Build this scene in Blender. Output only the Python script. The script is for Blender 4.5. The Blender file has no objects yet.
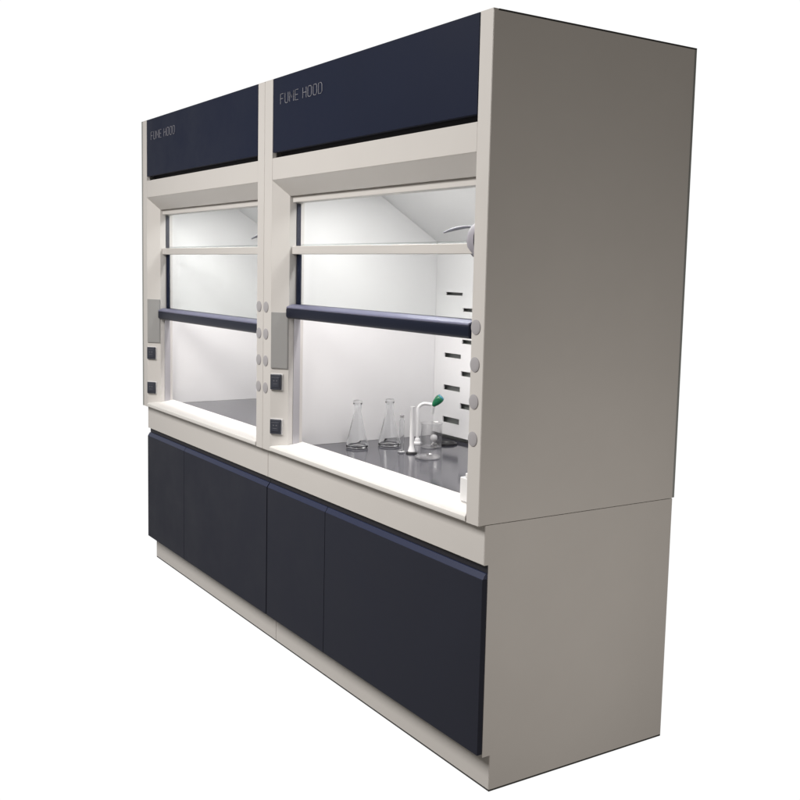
import bpy, bmesh, math, random
from mathutils import Vector, Matrix
random.seed(4)
S = bpy.context.scene
C = S.collection

# ------------------------------------------------------------------ materials
def mat(name, col, rough=0.5, metal=0.0, spec=0.5, bump=0.0, bscale=300.0, var=0.0, vscale=3.0, coat=0.0, tint=(1, 1, 1)):
    m = bpy.data.materials.new(name); m.use_nodes = True
    nt = m.node_tree; b = nt.nodes['Principled BSDF']
    b.inputs['Base Color'].default_value = (*col, 1)
    b.inputs['Roughness'].default_value = rough
    b.inputs['Metallic'].default_value = metal
    b.inputs['Specular IOR Level'].default_value = spec
    b.inputs['Specular Tint'].default_value = (*tint, 1)
    b.inputs['Coat Weight'].default_value = coat
    b.inputs['Coat Roughness'].default_value = 0.15
    tc = nt.nodes.new('ShaderNodeTexCoord')
    if var > 0:
        n = nt.nodes.new('ShaderNodeTexNoise'); n.inputs['Scale'].default_value = vscale
        n.inputs['Detail'].default_value = 6; n.inputs['Roughness'].default_value = 0.65
        nt.links.new(tc.outputs['Object'], n.inputs['Vector'])
        mr = nt.nodes.new('ShaderNodeMapRange')
        mr.inputs['From Min'].default_value = 0.3; mr.inputs['From Max'].default_value = 0.7
        mr.inputs['To Min'].default_value = 1 - var; mr.inputs['To Max'].default_value = 1 + var
        nt.links.new(n.outputs['Fac'], mr.inputs['Value'])
        mx = nt.nodes.new('ShaderNodeMix'); mx.data_type = 'RGBA'; mx.blend_type = 'MULTIPLY'
        mx.inputs[0].default_value = 1.0; mx.inputs[6].default_value = (*col, 1)
        nt.links.new(mr.outputs['Result'], mx.inputs[7])
        nt.links.new(mx.outputs[2], b.inputs['Base Color'])
        r2 = nt.nodes.new('ShaderNodeMapRange')
        r2.inputs['From Min'].default_value = 0.3; r2.inputs['From Max'].default_value = 0.7
        r2.inputs['To Min'].default_value = max(0.02, rough * 0.85); r2.inputs['To Max'].default_value = min(1, rough * 1.15)
        nt.links.new(n.outputs['Fac'], r2.inputs['Value'])
        nt.links.new(r2.outputs['Result'], b.inputs['Roughness'])
    if bump > 0:
        n2 = nt.nodes.new('ShaderNodeTexNoise'); n2.inputs['Scale'].default_value = bscale
        n2.inputs['Detail'].default_value = 3
        nt.links.new(tc.outputs['Object'], n2.inputs['Vector'])
        bp = nt.nodes.new('ShaderNodeBump'); bp.inputs['Strength'].default_value = bump
        bp.inputs['Distance'].default_value = 0.001
        nt.links.new(n2.outputs['Fac'], bp.inputs['Height'])
        nt.links.new(bp.outputs['Normal'], b.inputs['Normal'])
    return m

def thin_glass(name, tint, edge, power=0.25, gloss=1.0, rough=0.02, base=0.035):
    """clear glass: see-through face on, mirror-like and slightly darker at the grazing edge"""
    m = bpy.data.materials.new(name); m.use_nodes = True
    nt = m.node_tree; nt.nodes.clear()
    out = nt.nodes.new('ShaderNodeOutputMaterial')
    lw = nt.nodes.new('ShaderNodeLayerWeight'); lw.inputs['Blend'].default_value = power
    cr = nt.nodes.new('ShaderNodeMix'); cr.data_type = 'RGBA'
    cr.inputs[6].default_value = (*tint, 1); cr.inputs[7].default_value = (*edge, 1)
    nt.links.new(lw.outputs['Facing'], cr.inputs[0])
    tr = nt.nodes.new('ShaderNodeBsdfTransparent'); nt.links.new(cr.outputs[2], tr.inputs['Color'])
    gl = nt.nodes.new('ShaderNodeBsdfGlossy'); gl.inputs['Roughness'].default_value = rough
    gl.inputs['Color'].default_value = (gloss, gloss, gloss, 1)
    lf = nt.nodes.new('ShaderNodeLayerWeight'); lf.inputs['Blend'].default_value = 0.5
    pw = nt.nodes.new('ShaderNodeMath'); pw.operation = 'POWER'; pw.inputs[1].default_value = 5
    nt.links.new(lf.outputs['Facing'], pw.inputs[0])
    fr = nt.nodes.new('ShaderNodeMath'); fr.operation = 'MULTIPLY_ADD'; fr.inputs[1].default_value = 0.9; fr.inputs[2].default_value = base
    nt.links.new(pw.outputs[0], fr.inputs[0])
    mx = nt.nodes.new('ShaderNodeMixShader')
    nt.links.new(fr.outputs[0], mx.inputs[0])
    nt.links.new(tr.outputs['BSDF'], mx.inputs[1]); nt.links.new(gl.outputs['BSDF'], mx.inputs[2])
    nt.links.new(mx.outputs['Shader'], out.inputs['Surface'])
    return m

PAINT = (0.65, 0.630, 0.611)
M = dict(
    paint=mat('warm_grey_paint', PAINT, 0.42, spec=0.35, bump=0.12, bscale=420, var=0.02, vscale=2.2),
    trim=mat('dark_edge_trim', (0.05, 0.05, 0.05), 0.6),
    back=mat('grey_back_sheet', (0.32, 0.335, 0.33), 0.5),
    navy=mat('navy_paint', (0.0105, 0.0150, 0.036), 0.5, spec=0.09, bump=0.15, bscale=350, var=0.05, vscale=3),
    door=mat('charcoal_navy_paint', (0.0265, 0.0290, 0.0430), 0.55, spec=0.09, bump=0.15, bscale=350, var=0.06, vscale=3),
    gap=mat('dark_recess_paint', (0.016, 0.016, 0.024), 0.6),
    rail=mat('navy_anodised_rail', (0.006, 0.009, 0.024), 0.36, spec=0.32, tint=(0.72, 0.76, 1.0)),
    glint=mat('pale_blue_handle_glint', (0.17, 0.175, 0.27), 0.38, metal=0.25, spec=0.5),  # paler colour carries the highlight along the sash handle's top
    chamfer_glint=mat('blue_chamfer_glint', (0.022, 0.030, 0.074), 0.4, spec=0.4),
    vane=mat('violet_grey_plastic', (0.19, 0.185, 0.225), 0.55, spec=0.2),
    liner=mat('white_liner_board', (0.80, 0.80, 0.81), 0.4, spec=0.3, var=0.012, vscale=2.5),
    sill=mat('white_sill_paint', (0.80, 0.79, 0.77), 0.4, spec=0.4, var=0.01, vscale=4),
    top=mat('dark_grey_resin_top', (0.048, 0.048, 0.061), 0.11, spec=0.5, bump=0.10, bscale=45, var=0.12, vscale=30),
    cap=mat('grey_plastic_cap', (0.40, 0.39, 0.41), 0.5, spec=0.3),
    monitor=mat('grey_display_film', (0.345, 0.345, 0.345), 0.4, spec=0.3, var=0.03, vscale=6),
    socket=mat('charcoal_socket_plastic', (0.050, 0.055, 0.074), 0.4, var=0.05, vscale=20),
    socket2=mat('socket_detail_plastic', (0.15, 0.155, 0.18), 0.4),
    track=mat('satin_aluminium', (0.50, 0.49, 0.52), 0.38, metal=0.4),
    dome=mat('pale_violet_plastic', (0.34, 0.325, 0.37), 0.55, spec=0.2),
    clear=thin_glass('beaker_glass', (0.985, 0.985, 0.985), (0.80, 0.80, 0.81), 0.3, 1.0, 0.02, 0.07),
    dish=thin_glass('thick_dish_glass', (0.97, 0.97, 0.975), (0.80, 0.80, 0.82), 0.3, 1.0, 0.12, 0.25),
    white=mat('white_plastic', (0.82, 0.82, 0.83), 0.3, spec=0.5),
    letter=mat('silver_lettering', (0.27, 0.27, 0.31), 0.4, metal=0.2),
    green=mat('green_tap_plastic', (0.01, 0.16, 0.07), 0.25, spec=0.5, var=0.08, vscale=40),
    blue=mat('teal_tap_index', (0.05, 0.26, 0.33), 0.3),
    black=mat('black_plastic', (0.012, 0.012, 0.014), 0.35),
    pane=thin_glass('window_glass', (0.965, 0.975, 0.972), (0.90, 0.93, 0.92), 0.3, 0.5),
)
def real_glass(name, rough=0.0):
    m = bpy.data.materials.new(name); m.use_nodes = True
    nt = m.node_tree; nt.nodes.clear()
    out = nt.nodes.new('ShaderNodeOutputMaterial')
    g = nt.nodes.new('ShaderNodeBsdfGlass'); g.inputs['IOR'].default_value = 1.47; g.inputs['Roughness'].default_value = rough
    g.inputs['Color'].default_value = (0.985, 0.988, 0.99, 1)
    nt.links.new(g.outputs['BSDF'], out.inputs['Surface']); return m
M['frost'] = real_glass('frosted_stopper_glass', 0.35)
M['glass'] = real_glass('borosilicate_glass')
def emit(name, col, st):
    m = bpy.data.materials.new(name); m.use_nodes = True
    b = m.node_tree.nodes['Principled BSDF']
    b.inputs['Base Color'].default_value = (0.9, 0.9, 0.9, 1)
    b.inputs['Emission Color'].default_value = (*col, 1); b.inputs['Emission Strength'].default_value = st
    return m
M['tube'] = emit('fluorescent_tube', (1.0, 0.97, 0.95), 6.0)

# ------------------------------------------------------------------ mesh helpers
class MB:
    """collects shapes into one mesh"""
    def __init__(s): s.bm = bmesh.new()
    def box(s, x0, x1, y0, y1, z0, z1, bev=0.0, seg=2):
        return s.hexa([(x0,y0,z0),(x1,y0,z0),(x1,y1,z0),(x0,y1,z0),(x0,y0,z1),(x1,y0,z1),(x1,y1,z1),(x0,y1,z1)], bev, seg)
    def hexa(s, P, bev=0.0, seg=2):
        t = bmesh.new(); v = [t.verts.new(p) for p in P]
        for f in ((3,2,1,0),(4,5,6,7),(0,1,5,4),(1,2,6,5),(2,3,7,6),(3,0,4,7)): t.faces.new([v[i] for i in f])
        return s._in(t, bev, seg)
    def prism(s, poly, axis, a, b, bev=0.0, seg=2):
        """extrude a polygon along an axis: poly in the other two coordinates"""
        def P(p, q):
            return {'x': (q, p[0], p[1]), 'y': (p[0], q, p[1]), 'z': (p[0], p[1], q)}[axis]
        t = bmesh.new()
        lo = [t.verts.new(P(p, a)) for p in poly]; hi = [t.verts.new(P(p, b)) for p in poly]
        t.faces.new(lo[::-1]); t.faces.new(hi); n = len(poly)
        for i in range(n): t.faces.new((lo[i], lo[(i+1) % n], hi[(i+1) % n], hi[i]))
        return s._in(t, bev, seg)
    def _in(s, t, bev=0.0, seg=2, M4=None):
        bmesh.ops.recalc_face_normals(t, faces=t.faces)
        if bev > 0: bmesh.ops.bevel(t, geom=list(t.edges), offset=bev, segments=seg, profile=0.5, affect='EDGES', clamp_overlap=True)
        if M4 is not None: t.transform(M4)
        me = bpy.data.meshes.new('t'); t.to_mesh(me); t.free(); s.bm.from_mesh(me); bpy.data.meshes.remove(me)
        return s
    def cyl(s, c, d, r, L, n=32, bev=0.0, r2=None):
        """cylinder or cone from c along d"""
        t = bmesh.new()
        bmesh.ops.create_cone(t, cap_ends=True, segments=n, radius1=r, radius2=r if r2 is None else r2, depth=L)
        bmesh.ops.translate(t, verts=t.verts, vec=(0, 0, L / 2))
        if bev > 0:
            e = [e for e in t.edges if len(e.link_faces) == 2 and any(len(f.verts) > 4 for f in e.link_faces)]
            bmesh.ops.bevel(t, geom=e, offset=bev, segments=2, profile=0.5, affect='EDGES')
        q = Vector(d).normalized().to_track_quat('Z', 'Y').to_matrix().to_4x4()
        return s._in(t, 0, 2, Matrix.Translation(c) @ q)
    def lathe(s, c, prof, n=40, d=(0, 0, 1)):
        t = bmesh.new(); rings = []
        for r, z in prof:
            if r < 1e-5: rings.append([t.verts.new((0, 0, z))])
            else: rings.append([t.verts.new((r*math.cos(2*math.pi*k/n), r*math.sin(2*math.pi*k/n), z)) for k in range(n)])
        for A, B in zip(rings, rings[1:]):
            for k in range(n):
                j = (k+1) % n
                if len(A) == 1 and len(B) == 1: continue
                if len(A) == 1: t.faces.new((A[0], B[k], B[j]))
                elif len(B) == 1: t.faces.new((A[k], A[j], B[0]))
                else: t.faces.new((A[k], A[j], B[j], B[k]))
        q = Vector(d).normalized().to_track_quat('Z', 'Y').to_matrix().to_4x4()
        return s._in(t, 0, 2, Matrix.Translation(c) @ q)
    def tube(s, pts, r, n=14, closed=False):
        pts = [Vector(p) for p in pts]; N = len(pts); t = bmesh.new(); rings = []; up = None
        for i in range(N):
            a = pts[(i-1) % N] if (closed or i > 0) else pts[i]
            b = pts[(i+1) % N] if (closed or i < N-1) else pts[i]
            d = (b - a).normalized()
            if up is None: up = d.orthogonal().normalized()
            up = (up - d * up.dot(d)).normalized(); w = d.cross(up)
            rr = r[i] if isinstance(r, (list, tuple)) else r
            rings.append([t.verts.new(pts[i] + (up*math.cos(2*math.pi*k/n) + w*math.sin(2*math.pi*k/n))*rr) for k in range(n)])
        for i in range(N if closed else N-1):
            A, B = rings[i], rings[(i+1) % N]
            for k in range(n): t.faces.new((A[k], A[(k+1) % n], B[(k+1) % n], B[k]))
        if not closed: t.faces.new(rings[0][::-1]); t.faces.new(rings[-1])
        return s._in(t)
    def build(s, name, m, parent=None, off=(0, 0, 0), smooth=False):
        me = bpy.data.meshes.new(name)
        bmesh.ops.translate(s.bm, verts=s.bm.verts, vec=Vector(off) * -1)
        if smooth:
            for f in s.bm.faces: f.smooth = True
            for e in s.bm.edges:
                e.smooth = not (len(e.link_faces) == 2 and e.calc_face_angle(0) > math.radians(38))
        s.bm.to_mesh(me); s.bm.free(); me.materials.append(M[m] if isinstance(m, str) else m)
        o = bpy.data.objects.new(name, me); C.objects.link(o)
        if parent: o.parent = parent
        return o

def thing(name, label, cat, loc, group=None):
    o = bpy.data.objects.new(name, None); C.objects.link(o); o.location = loc
    o.empty_display_size = 0.1
    o['label'] = label; o['category'] = cat
    if group: o['group'] = group
    return o
def tag(o, label, cat, group=None):
    o['label'] = label; o['category'] = cat
    if group: o['group'] = group
    return o

# letters as strokes in a unit cell, width w, height 1
LET = {
 'F': [[(0,0),(0,1),(.62,1)], [(0,.52),(.55,.52)]],
 'U': [[(0,1),(0,.14),(.12,0),(.52,0),(.64,.14),(.64,1)]],
 'M': [[(0,0),(0,1),(.4,.35),(.8,1),(.8,0)]],
 'E': [[(.62,0),(0,0),(0,1),(.62,1)], [(0,.52),(.56,.52)]],
 'H': [[(0,0),(0,1)], [(.66,0),(.66,1)], [(0,.52),(.66,.52)]],
 'O': [[(.0,.16),(.0,.84),(.14,1),(.54,1),(.68,.84),(.68,.16),(.54,0),(.14,0),None]],
 'D': [[(0,0),(0,1),(.46,1),(.64,.82),(.64,.18),(.46,0),None]],
}
def lettering(mb, text, x, z, h, total, y, r):
    W = {'F': .62, 'U': .64, 'M': .8, 'E': .62, 'H': .66, 'O': .68, 'D': .64, ' ': .34}
    raw = sum(W[c] for c in text); k = h * 1.08; gap = (total - raw * k) / (len(text) - 1)
    for c in text:
        for st in LET.get(c, []):
            cl = st[-1] is None; pts = [p for p in st if p]
            mb.tube([(x + p[0]*k, y, z + p[1]*h) for p in pts], r, 8, cl)
        x += W[c]*k + gap

# ------------------------------------------------------------------ one fume hood, its right side at x = X0
H = 2.35
def hood(X0, label, dz, door_x, is_left):
    org = Vector((X0 - 0.75, 0.42, 0))
    root = thing('fume_hood', label, 'fume hood', org, 'fume hoods joined side by side')
    L, R = X0 - 1.499, X0 - 0.001             # outer faces, a hair of seam between the two units
    lo, ro = X0 - 1.427, X0 - 0.063           # opening, outer line
    li, ri = X0 - 1.365, X0 - 0.125           # opening, inner line
    def put(mb, name, m, parent=root, smooth=False): return mb.build(name, m, parent, org, smooth)

    # --- upper carcass
    put(MB().box(R-.02, R, .0012, .832, .851, 2.345, .0012), 'side_panel', 'paint')
    put(MB().box(L, L+.02, .0012, .832, .851, 2.345, .0012), 'side_panel', 'paint')
    put(MB().box(L+.0008, R-.0008, .8325, .842, .852, 2.3452), 'back_panel', 'back')
    put(MB().box(L+.0003, R-.0003, .0195, .8415, 2.3455, 2.350), 'top_panel', 'trim')
    put(MB().box(L+.021, R-.021, .021, .831, .851, .8605), 'bottom_panel', 'paint')
    put(MB().box(ro, R-.0012, 0, .0185, .850, 2.350, .0010), 'stile', 'paint')
    put(MB().box(L+.0012, lo, 0, .0185, .850, 2.350, .0010), 'stile', 'paint')
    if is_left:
        put(MB().box(L-.0015, L+.013, -.0015, .017, .8505, 2.349), 'edge_strip', 'back')  # narrow grey strip down the far left edge
    put(MB().box(lo+.0008, ro-.0008, .0003, .04, 1.9535, 2.040, .0016), 'fascia', 'paint')
    # --- navy header panel over a finger gap
    hp = put(MB().box(lo+.006, ro-.002, -.0012, .018, 2.061, 2.3495, .002), 'header_panel', 'navy')
    for word, xo, ln in (('FUME', -1.353, .152), ('HOOD', -1.164, .151)):
        t = MB(); lettering(t, word, X0+xo, 2.243, .0385, ln, -.0016, .0015)
        put(t, 'lettering', 'letter', hp)
    put(MB().box(lo+.001, ro-.001, .0405, .05, 2.02, 2.342), 'finger_recess', 'gap')
    # --- splayed opening: head and jambs meet in a mitre
    put(MB().hexa([(lo,.0005,1.953),(ro,.0005,1.953),(ro,.115,1.953),(lo,.115,1.953),
                   (li,.05,1.891),(ri,.05,1.891),(ri,.115,1.891),(li,.115,1.891)]), 'head_bevel', 'paint')
    for a, b in ((lo, li), (ro, ri)):
        z = .853
        put(MB().hexa([(a,.0005,z),(b,.05,z),(b,.115,z),(a,.115,z),
                       (a,.0005,1.9525),(b,.05,1.8905),(b,.115,1.8905),(a,.115,1.9525)]), 'jamb', 'paint')
    # --- round caps over the spare valve holes
    for x in ((X0-.041,) if is_left else (X0-.041, X0-1.474)):
        for z in (1.443, 1.332, 1.221, 1.109):
            put(MB().lathe((x, 0, z), [(0,.0034),(.012,.0033),(.0185,.0029),(.0222,.0019),(.0226,.0002)], 36, (0,-1,0)), 'hole_cap', 'cap', smooth=True)
    # --- things on the splayed left jamb
    tv = Vector((li-lo, .05, 0)); W = tv.length; tv.normalize(); nv = Vector((tv.y, -tv.x, 0))
    A = Vector((lo, .0005, 0))
    def on_jamb(mb, t0, t1, n0, n1, z0, z1, bev):
        P = [A + tv*t + nv*n for t, n in ((t0,n0),(t0,n1),(t1,n1),(t1,n0))]
        mb.hexa([(p.x, p.y, z0) for p in P] + [(p.x, p.y, z1) for p in P], bev); return mb
    mo = put(on_jamb(MB(), .002, W-.002, .0008, .005, 1.195, 1.425, .0015), 'airflow_monitor', 'monitor')
    put(on_jamb(MB(), .006, W-.006, .0051, .0056, 1.199, 1.421, 0), 'display_film', 'monitor', mo)
    for z0, z1 in ((1.108, 1.172), (.925, .986)):
        so = put(on_jamb(MB(), .002, .056, .0008, .004, z0-.003, z1+.002, .001), 'socket', 'white')
        put(on_jamb(MB(), .003, .052, .0042, .012, z0, z1, .003), 'cover', 'socket', so)
        d = MB()
        on_jamb(d, .0095, .0455, .0122, .0142, z0+.010, z1-.012, .0015)
        put(d, 'flap', 'socket', so)
        d = MB()
        for tt in (.018, .031): on_jamb(d, tt, tt+.006, .0144, .0152, (z0+z1)/2+.003, (z0+z1)/2+.008, 0)
        on_jamb(d, .018, .037, .0144, .0152, (z0+z1)/2-.008, (z0+z1)/2-.006, 0)
        put(d, 'socket_mark', 'socket2', so)
    # --- sill (dished aerofoil), worktop
    prof = [(-.002, .853), (-.0035, .858), (-.003, .868), (.004, .8725), (.03, .878), (.118, .890), (.118, .868), (.02, .853)]
    sm = bmesh.new()
    def edge_x(y, left):
        k = min(max(y / .05, 0), 1)
        return (lo + (li-lo)*k + .0012) if left else (ro + (ri-ro)*k - .0012)
    pr = [p for p in prof]
    pr.insert(5, (.05, .8805))
    va = [sm.verts.new((edge_x(y, True), y, z)) for y, z in pr]; vb = [sm.verts.new((edge_x(y, False), y, z)) for y, z in pr]
    n = len(pr)
    for i in range(n): sm.faces.new((va[i], va[(i+1) % n], vb[(i+1) % n], vb[i]))
    sm.faces.new(va); sm.faces.new(vb[::-1])
    s = MB(); s._in(sm); put(s, 'sill', 'sill', smooth=True)
    put(MB().box(X0-1.399, X0-.101, .1185, .802, .8608, .868), 'worktop', 'top')
    # --- liner: side walls, ceiling, sloped upper baffle, slotted back baffle
    il, ir = X0-1.390, X0-.110
    put(MB().box(il-.012, il, .1155, .83, .8685, 1.985), 'liner_wall', 'liner')
    put(MB().box(ir, ir+.012, .1155, .83, .8685, 1.985), 'liner_wall', 'liner')
    put(MB().box(il+.0005, ir-.0005, .117, .829, 1.972, 1.984), 'liner_ceiling', 'liner')
    put(MB().prism([(.44,1.952),(.7895,1.7345),(.7975,1.743),(.448,1.9605)], 'x', il+.001, ir-.001), 'sloped_baffle', 'liner')
    slots = []
    x = -1.315; k = 0
    while x + .122 < -.16:
        zs = (1.509, 1.374, 1.239, 1.096, .953) if k % 2 == 0 else (1.443, 1.306, 1.167, 1.026)
        for z in zs:
            hh = .0065 + (1.52 - z) * .0115
            slots.append((X0 + x, X0 + x + .124, z - hh, z + hh))
        x += .1285; k += 1
    xs = sorted({il+.001, ir-.001} | {v for q in slots for v in q[:2]})
    zs = sorted({.886, 1.734} | {v for q in slots for v in q[2:]})
    b = bmesh.new(); grid = {}
    def V(i, j):
        if (i, j) not in grid: grid[(i, j)] = b.verts.new((xs[i], .790, zs[j]))
        return grid[(i, j)]
    for i in range(len(xs)-1):
        for j in range(len(zs)-1):
            cx, cz = (xs[i]+xs[i+1])/2, (zs[j]+zs[j+1])/2
            if any(q[0] < cx < q[1] and q[2] < cz < q[3] for q in slots): continue
            b.faces.new((V(i,j), V(i+1,j), V(i+1,j+1), V(i,j+1)))
    r = bmesh.ops.extrude_face_region(b, geom=list(b.faces))
    bmesh.ops.translate(b, verts=[g for g in r['geom'] if isinstance(g, bmesh.types.BMVert)], vec=(0, .006, 0))
    s = MB(); s._in(b); put(s, 'back_baffle', 'liner')
    put(MB().box(il+.001, ir-.001, .815, .828, .869, 1.97), 'plenum_back', 'back')
    # --- fluorescent fitting behind the header
    lf = put(MB().box(X0-1.22, X0-.28, .13, .24, 1.955, 1.971, .003), 'lamp_fitting', 'white')
    put(MB().cyl((X0-1.18, .185, 1.942), (1,0,0), .012, .86, 20), 'lamp_tube', 'tube', lf, smooth=True)
    # --- fixed window over the sash
    put(MB().box(li+.0008, ri-.0008, .062, .112, 1.866, 1.8905, .0015), 'window_frame', 'paint')
    put(MB().box(li+.0008, ri-.0008, .060, .094, 1.660, 1.692, .002), 'window_rail', 'paint')
    put(MB().box(li+.006, ri-.006, .0745, .0795, 1.690, 1.8665), 'window_pane', 'pane')
    for xa, xb in ((li+.0006, li+.0046), (ri-.0046, ri-.0006)):
        put(MB().box(xa, xb, .079, .0985, 1.694, 1.862, .0018), 'window_gasket', 'rail')
        put(MB().box(xa, xb, .0705, .1005, .8845, 1.40+dz, .001), 'sash_track', 'track')
    # --- sliding sash: glass, side rails, handle
    zt, zb = 1.459 + dz, 1.402 + dz
    hprof = [(.044,zb),(.0385,zb+.004),(.036,zb+.010),(.036,zb+.036),(.0372,zb+.0395),(.040,zb+.042),(.066,zt-.0025),(.071,zt),(.100,zt),(.100,zb)]
    sa = put(MB().prism(hprof, 'x', li+.002, ri-.002), 'sash', 'rail', smooth=True)
    glint = [(.0372,zb+.0402),(.0355,zb+.0425),(.0362,zb+.0452),(.0392,zb+.0480),(.062,zt+.0002),(.0645,zt-.0018)]
    put(MB().prism(glint, 'x', li+.004, ri-.004), 'handle_glint', 'glint', sa, True)  # added strip, the handle's top highlight put into its colour
    for xa, xb in ((li+.0010, li+.013), (ri-.013, ri-.0010)):
        put(MB().box(xa, xb, .080, .0985, zt+.0005, 1.6595, .0012), 'side_rail', 'rail', sa)
    put(MB().box(li+.012, ri-.012, .0865, .0915, zt-.004, 1.70), 'glass_pane', 'pane', sa)
    # --- stop bracket at the foot of the right track, round cover and curved vane at the head of it
    s = MB().box(ri-.064, ri-.0008, .066, .098, .8855, .962, .003)
    s.box(ri-.040, ri-.0008, .068, .096, .9615, .978, .003)
    put(s, 'sash_stop', 'white')
    put(MB().lathe((ri-.001, .118, 1.702), [(0,.081),(.022,.0785),(.044,.069),(.062,.050),(.071,.025),(.0745,0)], 36, (-1,0,0)), 'dome_cover', 'dome', smooth=True)
    vn = []
    for k in range(15):
        q = k / 14
        vn.append((ri-.09 - .185*q, .128, 1.7455 - .014*q*q + .003*math.sin(q*math.pi)))
    put(MB().tube(vn, [.001 + .0050*math.sin(math.pi*min(1, .12+.88*(1-i/14))) for i in range(15)], 10), 'curved_vane', 'vane', smooth=True)

    # --- base cabinet
    poly = [(.0275,.8495),(.0275,.7265),(.0425,.7265),(.0425,.118),(.0725,.118),(.0725,.006),(.832,.006),(.832,.8495)]
    s = MB().prism(poly, 'x', R-.0185, R)
    s.prism(poly, 'x', L, L+.0185)
    s.box(L+.019, R-.019, .80, .831, .006, .849)
    s.box(L+.019, R-.019, .09, .80, .118, .130)
    bc = put(s, 'base_cabinet', 'paint')
    put(MB().box(L+.0012, R-.0012, .026, .0452, .7268, .8492, .0018), 'apron', 'paint', bc)
    put(MB().box(L+.0008, R-.0002, .0395, .0423, .7012, .7264), 'finger_channel', 'gap', bc)
    dp = [(.023,.128),(.0415,.128),(.0415,.6825),(.023,.6825)]
    pp = [(.0232,.6828),(.0413,.6828),(.0413,.7005),(.0345,.7005)]
    g = X0 + door_x
    for xa, xb in ((L+.0028, g-.0015), (g+.0015, R-.0012 if not is_left else R-.0028)):
        put(MB().prism(dp, 'x', xa, xb, .0012), 'door', 'door', bc)
        put(MB().prism(pp, 'x', xa+.0004, xb-.0004, .0006), 'door_chamfer', 'chamfer_glint', bc)  # door's top chamfer as its own strip, highlight put into the blue
    put(MB().box(L+.0012, R-.0012, .0708, .088, .0062, .1275, .001), 'toe_kick', 'paint', bc)
    s = MB().box(L+.0002, R-.0002, .072, .0865, 0, .0058)
    s.box(R-.018, R-.0002, .087, .832, 0, .0058); s.box(L+.0002, L+.018, .087, .832, 0, .0058)
    put(s, 'base_strip', 'trim', bc)
    return root, put, org

rh = hood(0.0, 'nearer fume hood with a grey end wall, holding flasks and a green handled tap', 0.0, -0.990, False)
lh = hood(-1.5, 'farther fume hood with its sash pulled lower and no glassware inside', -0.080, -0.960, True)

# ------------------------------------------------------------------ fittings of the nearer worktop
ZW = .868
root, put, org = rh
av = Vector((.55, .835, 0))
tb = Vector((-1.222, .595, ZW))
tap = put(MB().lathe(tb, [(0,.0),(.021,.0),(.021,.006),(.013,.010),(.011,.022),(.0065,.026),(0,.026)], 28), 'water_tap', 'white', smooth=True)
pts = [tb + Vector((0,0,.02)), tb + Vector((0,0,.08)), tb + Vector((0,0,.145))]
for k in range(1, 10):
    a = math.pi/2 * k/9
    pts.append(tb + Vector((0,0,.145)) + av*(.03*(1-math.cos(a))) + Vector((0,0,.03*math.sin(a))))
pts.append(tb + av*.062 + Vector((0,0,.171)))
put(MB().tube(pts, .0072, 16), 'spout', 'white', tap, smooth=True)
j = tb + av*.064 + Vector((0,0,.168))
d = (av*.68 + Vector((0,0,.73))).normalized()
put(MB().lathe(j - d*.004, [(0,0),(.0085,.001),(.0105,.008),(.0155,.022),(.0185,.036),(.0185,.046),(.0165,.050)], 28, d), 'tap_handle', 'green', tap, smooth=True)
put(MB().lathe(j + d*.0455, [(.0166,.0005),(.0158,.005),(.011,.008),(0,.0085)], 28, d), 'index_cap', 'blue', tap, smooth=True)
put(MB().lathe(j + Vector((0,0,.002)), [(0,0),(.0085,0),(.0085,.012),(.0068,.016),(.0074,.032),(.005,.038),(0,.038)], 20, (-.1,0,-1)), 'nozzle', 'white', tap, smooth=True)
# black cup sink let into the back of the worktop
put(MB().lathe((-1.165, .70, ZW+.0005), [(.052,0),(.052,.006),(.046,.009),(.041,.006),(.038,.001),(.0,.0008)], 36), 'cup_sink', 'black', smooth=True)

# ------------------------------------------------------------------ glassware on the nearer worktop
def flask(x, y, label, s=1.0):
    ro = [(0,0),(.040,0),(.0455,.004),(.0465,.010),(.0440,.022),(.0170,.138),(.0155,.146),(.0155,.178),(.0195,.184),(.0195,.187)]
    ri = [(.0175,.187),(.0135,.180),(.0135,.146),(.0150,.138),(.0415,.022),(.0435,.011),(.038,.005),(0,.004)]
    o = MB().lathe((0,0,0), [(r*s, z*s) for r, z in ro+ri], 48).build('erlenmeyer_flask', 'glass', None, (0,0,0), True)
    o.location = (x, y, ZW+.0004); tag(o, label, 'flask', 'conical flasks on the nearer worktop')
    MB().lathe((0,0,.176), [(0,0),(.0115,.0005),(.0128,.0115),(.0165,.013),(.0185,.017),(.0165,.021),(.009,.0235),(0,.024)], 28).build('stopper', 'frost', o, (0,0,0), True)
    return o
flask(-1.256, .316, 'clear conical flask nearest the bright front sill, left of the pair')
flask(-1.240, .463, 'clear conical flask further back, beside the slim white cylinder')

def beaker(x, y):
    r, h = .046, .104
    p = [(0,0),(r-.006,0),(r-.001,.003),(r,.010),(r,h-.006),(r+.003,h),(r+.001,h),(r-.002,h-.006),(r-.002,.011),(r-.006,.005),(0,.004)]
    o = MB().lathe((0,0,0), p, 48).build('beaker', 'clear', None, (0,0,0), True)
    o.location = (x, y, ZW+.0004)
    tag(o, 'clear wide glass beaker standing below the green tap handle', 'beaker')
beaker(-1.125, .600)

cyl = thing('measuring_cylinder', 'slim white measuring cylinder standing on a dark round foot', 'measuring cylinder', (-1.038, .444, ZW+.0004))
MB().lathe((0,0,0), [(0,0),(.023,0),(.023,.003),(.021,.006),(.010,.008),(0,.008)], 36).build('foot', 'black', cyl, (0,0,0), True)
MB().lathe((0,0,0), [(0,.008),(.015,.0082),(.0125,.018),(.0092,.030),(.0088,.040),(.0088,.188),(.0102,.192),(.0080,.192),(.0074,.188),(.0074,.06),(0,.05)], 36).build('barrel', 'white', cyl, (0,0,0), True)

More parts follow.
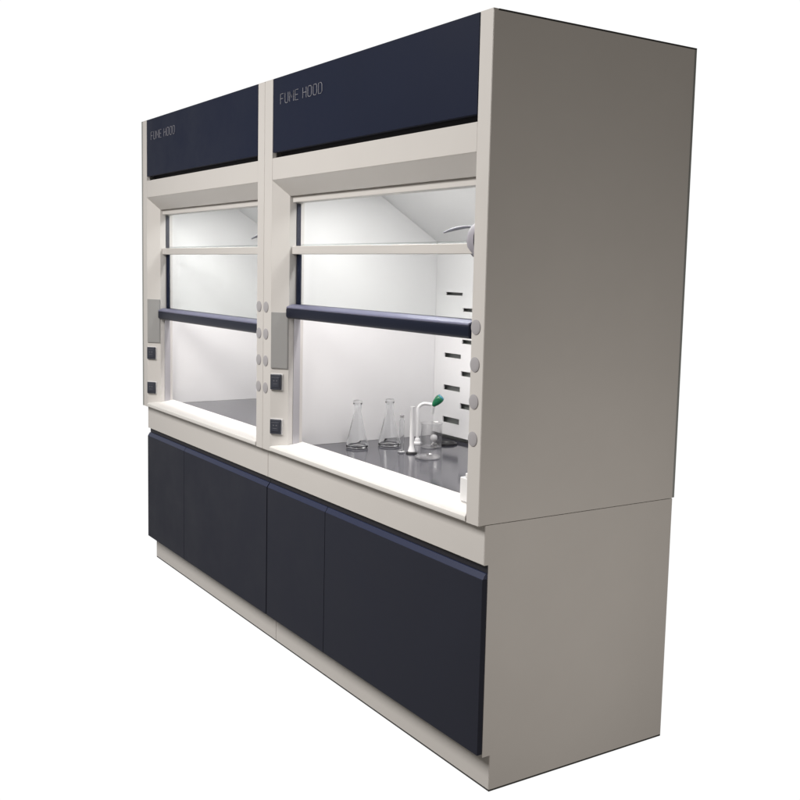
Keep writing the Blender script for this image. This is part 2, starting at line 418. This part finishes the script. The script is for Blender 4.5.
cl = thing('glass_cylinder', 'clear stoppered glass tube standing behind the slim white cylinder', 'glass tube', (-1.085, .425, ZW+.0004))
MB().lathe((0,0,0), [(0,0),(.016,0),(.016,.004),(.0105,.007),(.0105,.128),(.0085,.134),(.0085,.142),(.0068,.142),(.0068,.134),(.0088,.127),(.0088,.010),(0,.008)], 32).build('barrel', 'glass', cl, (0,0,0), True)
MB().lathe((0,0,.1425), [(0,0),(.0062,0),(.0085,.004),(.0085,.010),(0,.013)], 24).build('stopper', 'cap', cl, (0,0,0), True)

dish = MB().lathe((0,0,0), [(0,0),(.046,0),(.050,.002),(.050,.008),(.0485,.009),(.0475,.008),(.0475,.0035),(0,.0025)], 48).build('petri_dish', 'dish', None, (0,0,0), True)
dish.location = (-.925, .445, ZW+.0004); tag(dish, 'shallow round glass dish lying flat in front of the beaker', 'petri dish')

st = MB().lathe((0,0,0), [(0,0),(.007,.0005),(.009,.004),(.0075,.009),(.010,.013),(.0145,.020),(.0155,.027),(.0135,.035),(.008,.040),(0,.041)], 28).build('glass_stopper', 'white', None, (0,0,0), True)
st.location = (-1.185, .655, ZW+.0004); tag(st, 'round white ball stopper seen through the beaker', 'stopper')

# ------------------------------------------------------------------ light
def area(name, loc, target, sx, sy, power, col):
    l = bpy.data.lights.new(name, 'AREA'); l.shape = 'RECTANGLE'; l.size = sx; l.size_y = sy; l.energy = power; l.color = col
    o = bpy.data.objects.new(name, l); C.objects.link(o); o.location = loc
    o.rotation_euler = (Vector(target) - Vector(loc)).to_track_quat('-Z', 'Y').to_euler(); return o
area('room_ceiling_light', (-1.35, -3.0, 3.6), (-1.35, -3.0, 0), 3.4, 2.2, 276, (1.0, 0.965, 0.925))
area('side_bounce_fill', (1.75, .42, .62), (0, .38, .62), .6, .5, 9.6, (1.0, 0.94, 0.88))  # unseen fill added in place of floor bounce on the end panel
for X0 in (0, -1.5):
    area('hood_lamp', (X0-.75, .185, 1.928), (X0-.75, .20, .9), 0.72, .06, 9.0, (1.0, 0.962, 0.945))

# invented surroundings: white only around the view axis, dim elsewhere so sides stay dark
w = bpy.data.worlds.new('World'); S.world = w; w.use_nodes = True
nt = w.node_tree; bg = nt.nodes['Background']; bg.inputs['Strength'].default_value = 1.0
tc = nt.nodes.new('ShaderNodeTexCoord')
FWD = Vector((-.829, .549, -.107)).normalized()
dot = nt.nodes.new('ShaderNodeVectorMath'); dot.operation = 'DOT_PRODUCT'; dot.inputs[1].default_value = FWD
nt.links.new(tc.outputs['Generated'], dot.inputs[0])
mr = nt.nodes.new('ShaderNodeMapRange'); mr.interpolation_type = 'SMOOTHSTEP'
mr.inputs['From Min'].default_value = math.cos(math.radians(60)); mr.inputs['From Max'].default_value = math.cos(math.radians(45))
nt.links.new(dot.outputs['Value'], mr.inputs['Value'])
sx = nt.nodes.new('ShaderNodeSeparateXYZ'); nt.links.new(tc.outputs['Generated'], sx.inputs[0])
mz = nt.nodes.new('ShaderNodeMapRange'); mz.interpolation_type = 'SMOOTHSTEP'
mz.inputs['From Min'].default_value = -.8; mz.inputs['From Max'].default_value = .5
nt.links.new(sx.outputs['Z'], mz.inputs['Value'])
rm = nt.nodes.new('ShaderNodeMix'); rm.data_type = 'RGBA'
rm.inputs[6].default_value = (.176, .158, .134, 1); rm.inputs[7].default_value = (.104, .098, .090, 1)
nt.links.new(mz.outputs['Result'], rm.inputs[0])
mx = nt.nodes.new('ShaderNodeMix'); mx.data_type = 'RGBA'
nt.links.new(mr.outputs['Result'], mx.inputs[0]); nt.links.new(rm.outputs[2], mx.inputs[6]); mx.inputs[7].default_value = (1.02, 1.02, 1.02, 1)
nt.links.new(mx.outputs[2], bg.inputs['Color'])

# ------------------------------------------------------------------ camera
YAW, PIT, ROL = 0.98563, -0.10721, 0.02309
f = Vector((-math.sin(YAW)*math.cos(PIT), math.cos(YAW)*math.cos(PIT), math.sin(PIT)))
rt = Vector((math.cos(YAW), math.sin(YAW), 0)); up = rt.cross(f)
r2 = rt*math.cos(ROL) + up*math.sin(ROL); u2 = up*math.cos(ROL) - rt*math.sin(ROL)
cam = bpy.data.cameras.new('camera'); co = bpy.data.objects.new('camera', cam); C.objects.link(co)
mw = Matrix((r2, u2, -f)).transposed().to_4x4(); mw.translation = (2.3792, -1.82648, 1.60364); co.matrix_world = mw
cam.sensor_fit = 'HORIZONTAL'; cam.sensor_width = 36; cam.lens = 1025.21 * 36 / 800
cam.shift_x = (400 - 411.824) / 800; cam.shift_y = (381.383 - 400) / 800
cam.clip_start = 0.05; cam.clip_end = 200
S.camera = co
S.view_settings.view_transform = 'Standard'; S.view_settings.look = 'None'
S.view_settings.exposure = 0; S.view_settings.gamma = 1
S.cycles.max_bounces = 16; S.cycles.transmission_bounces = 14; S.cycles.diffuse_bounces = 5; S.cycles.transparent_max_bounces = 24
S.cycles.use_denoising = True
S.cycles.sample_clamp_indirect = 6
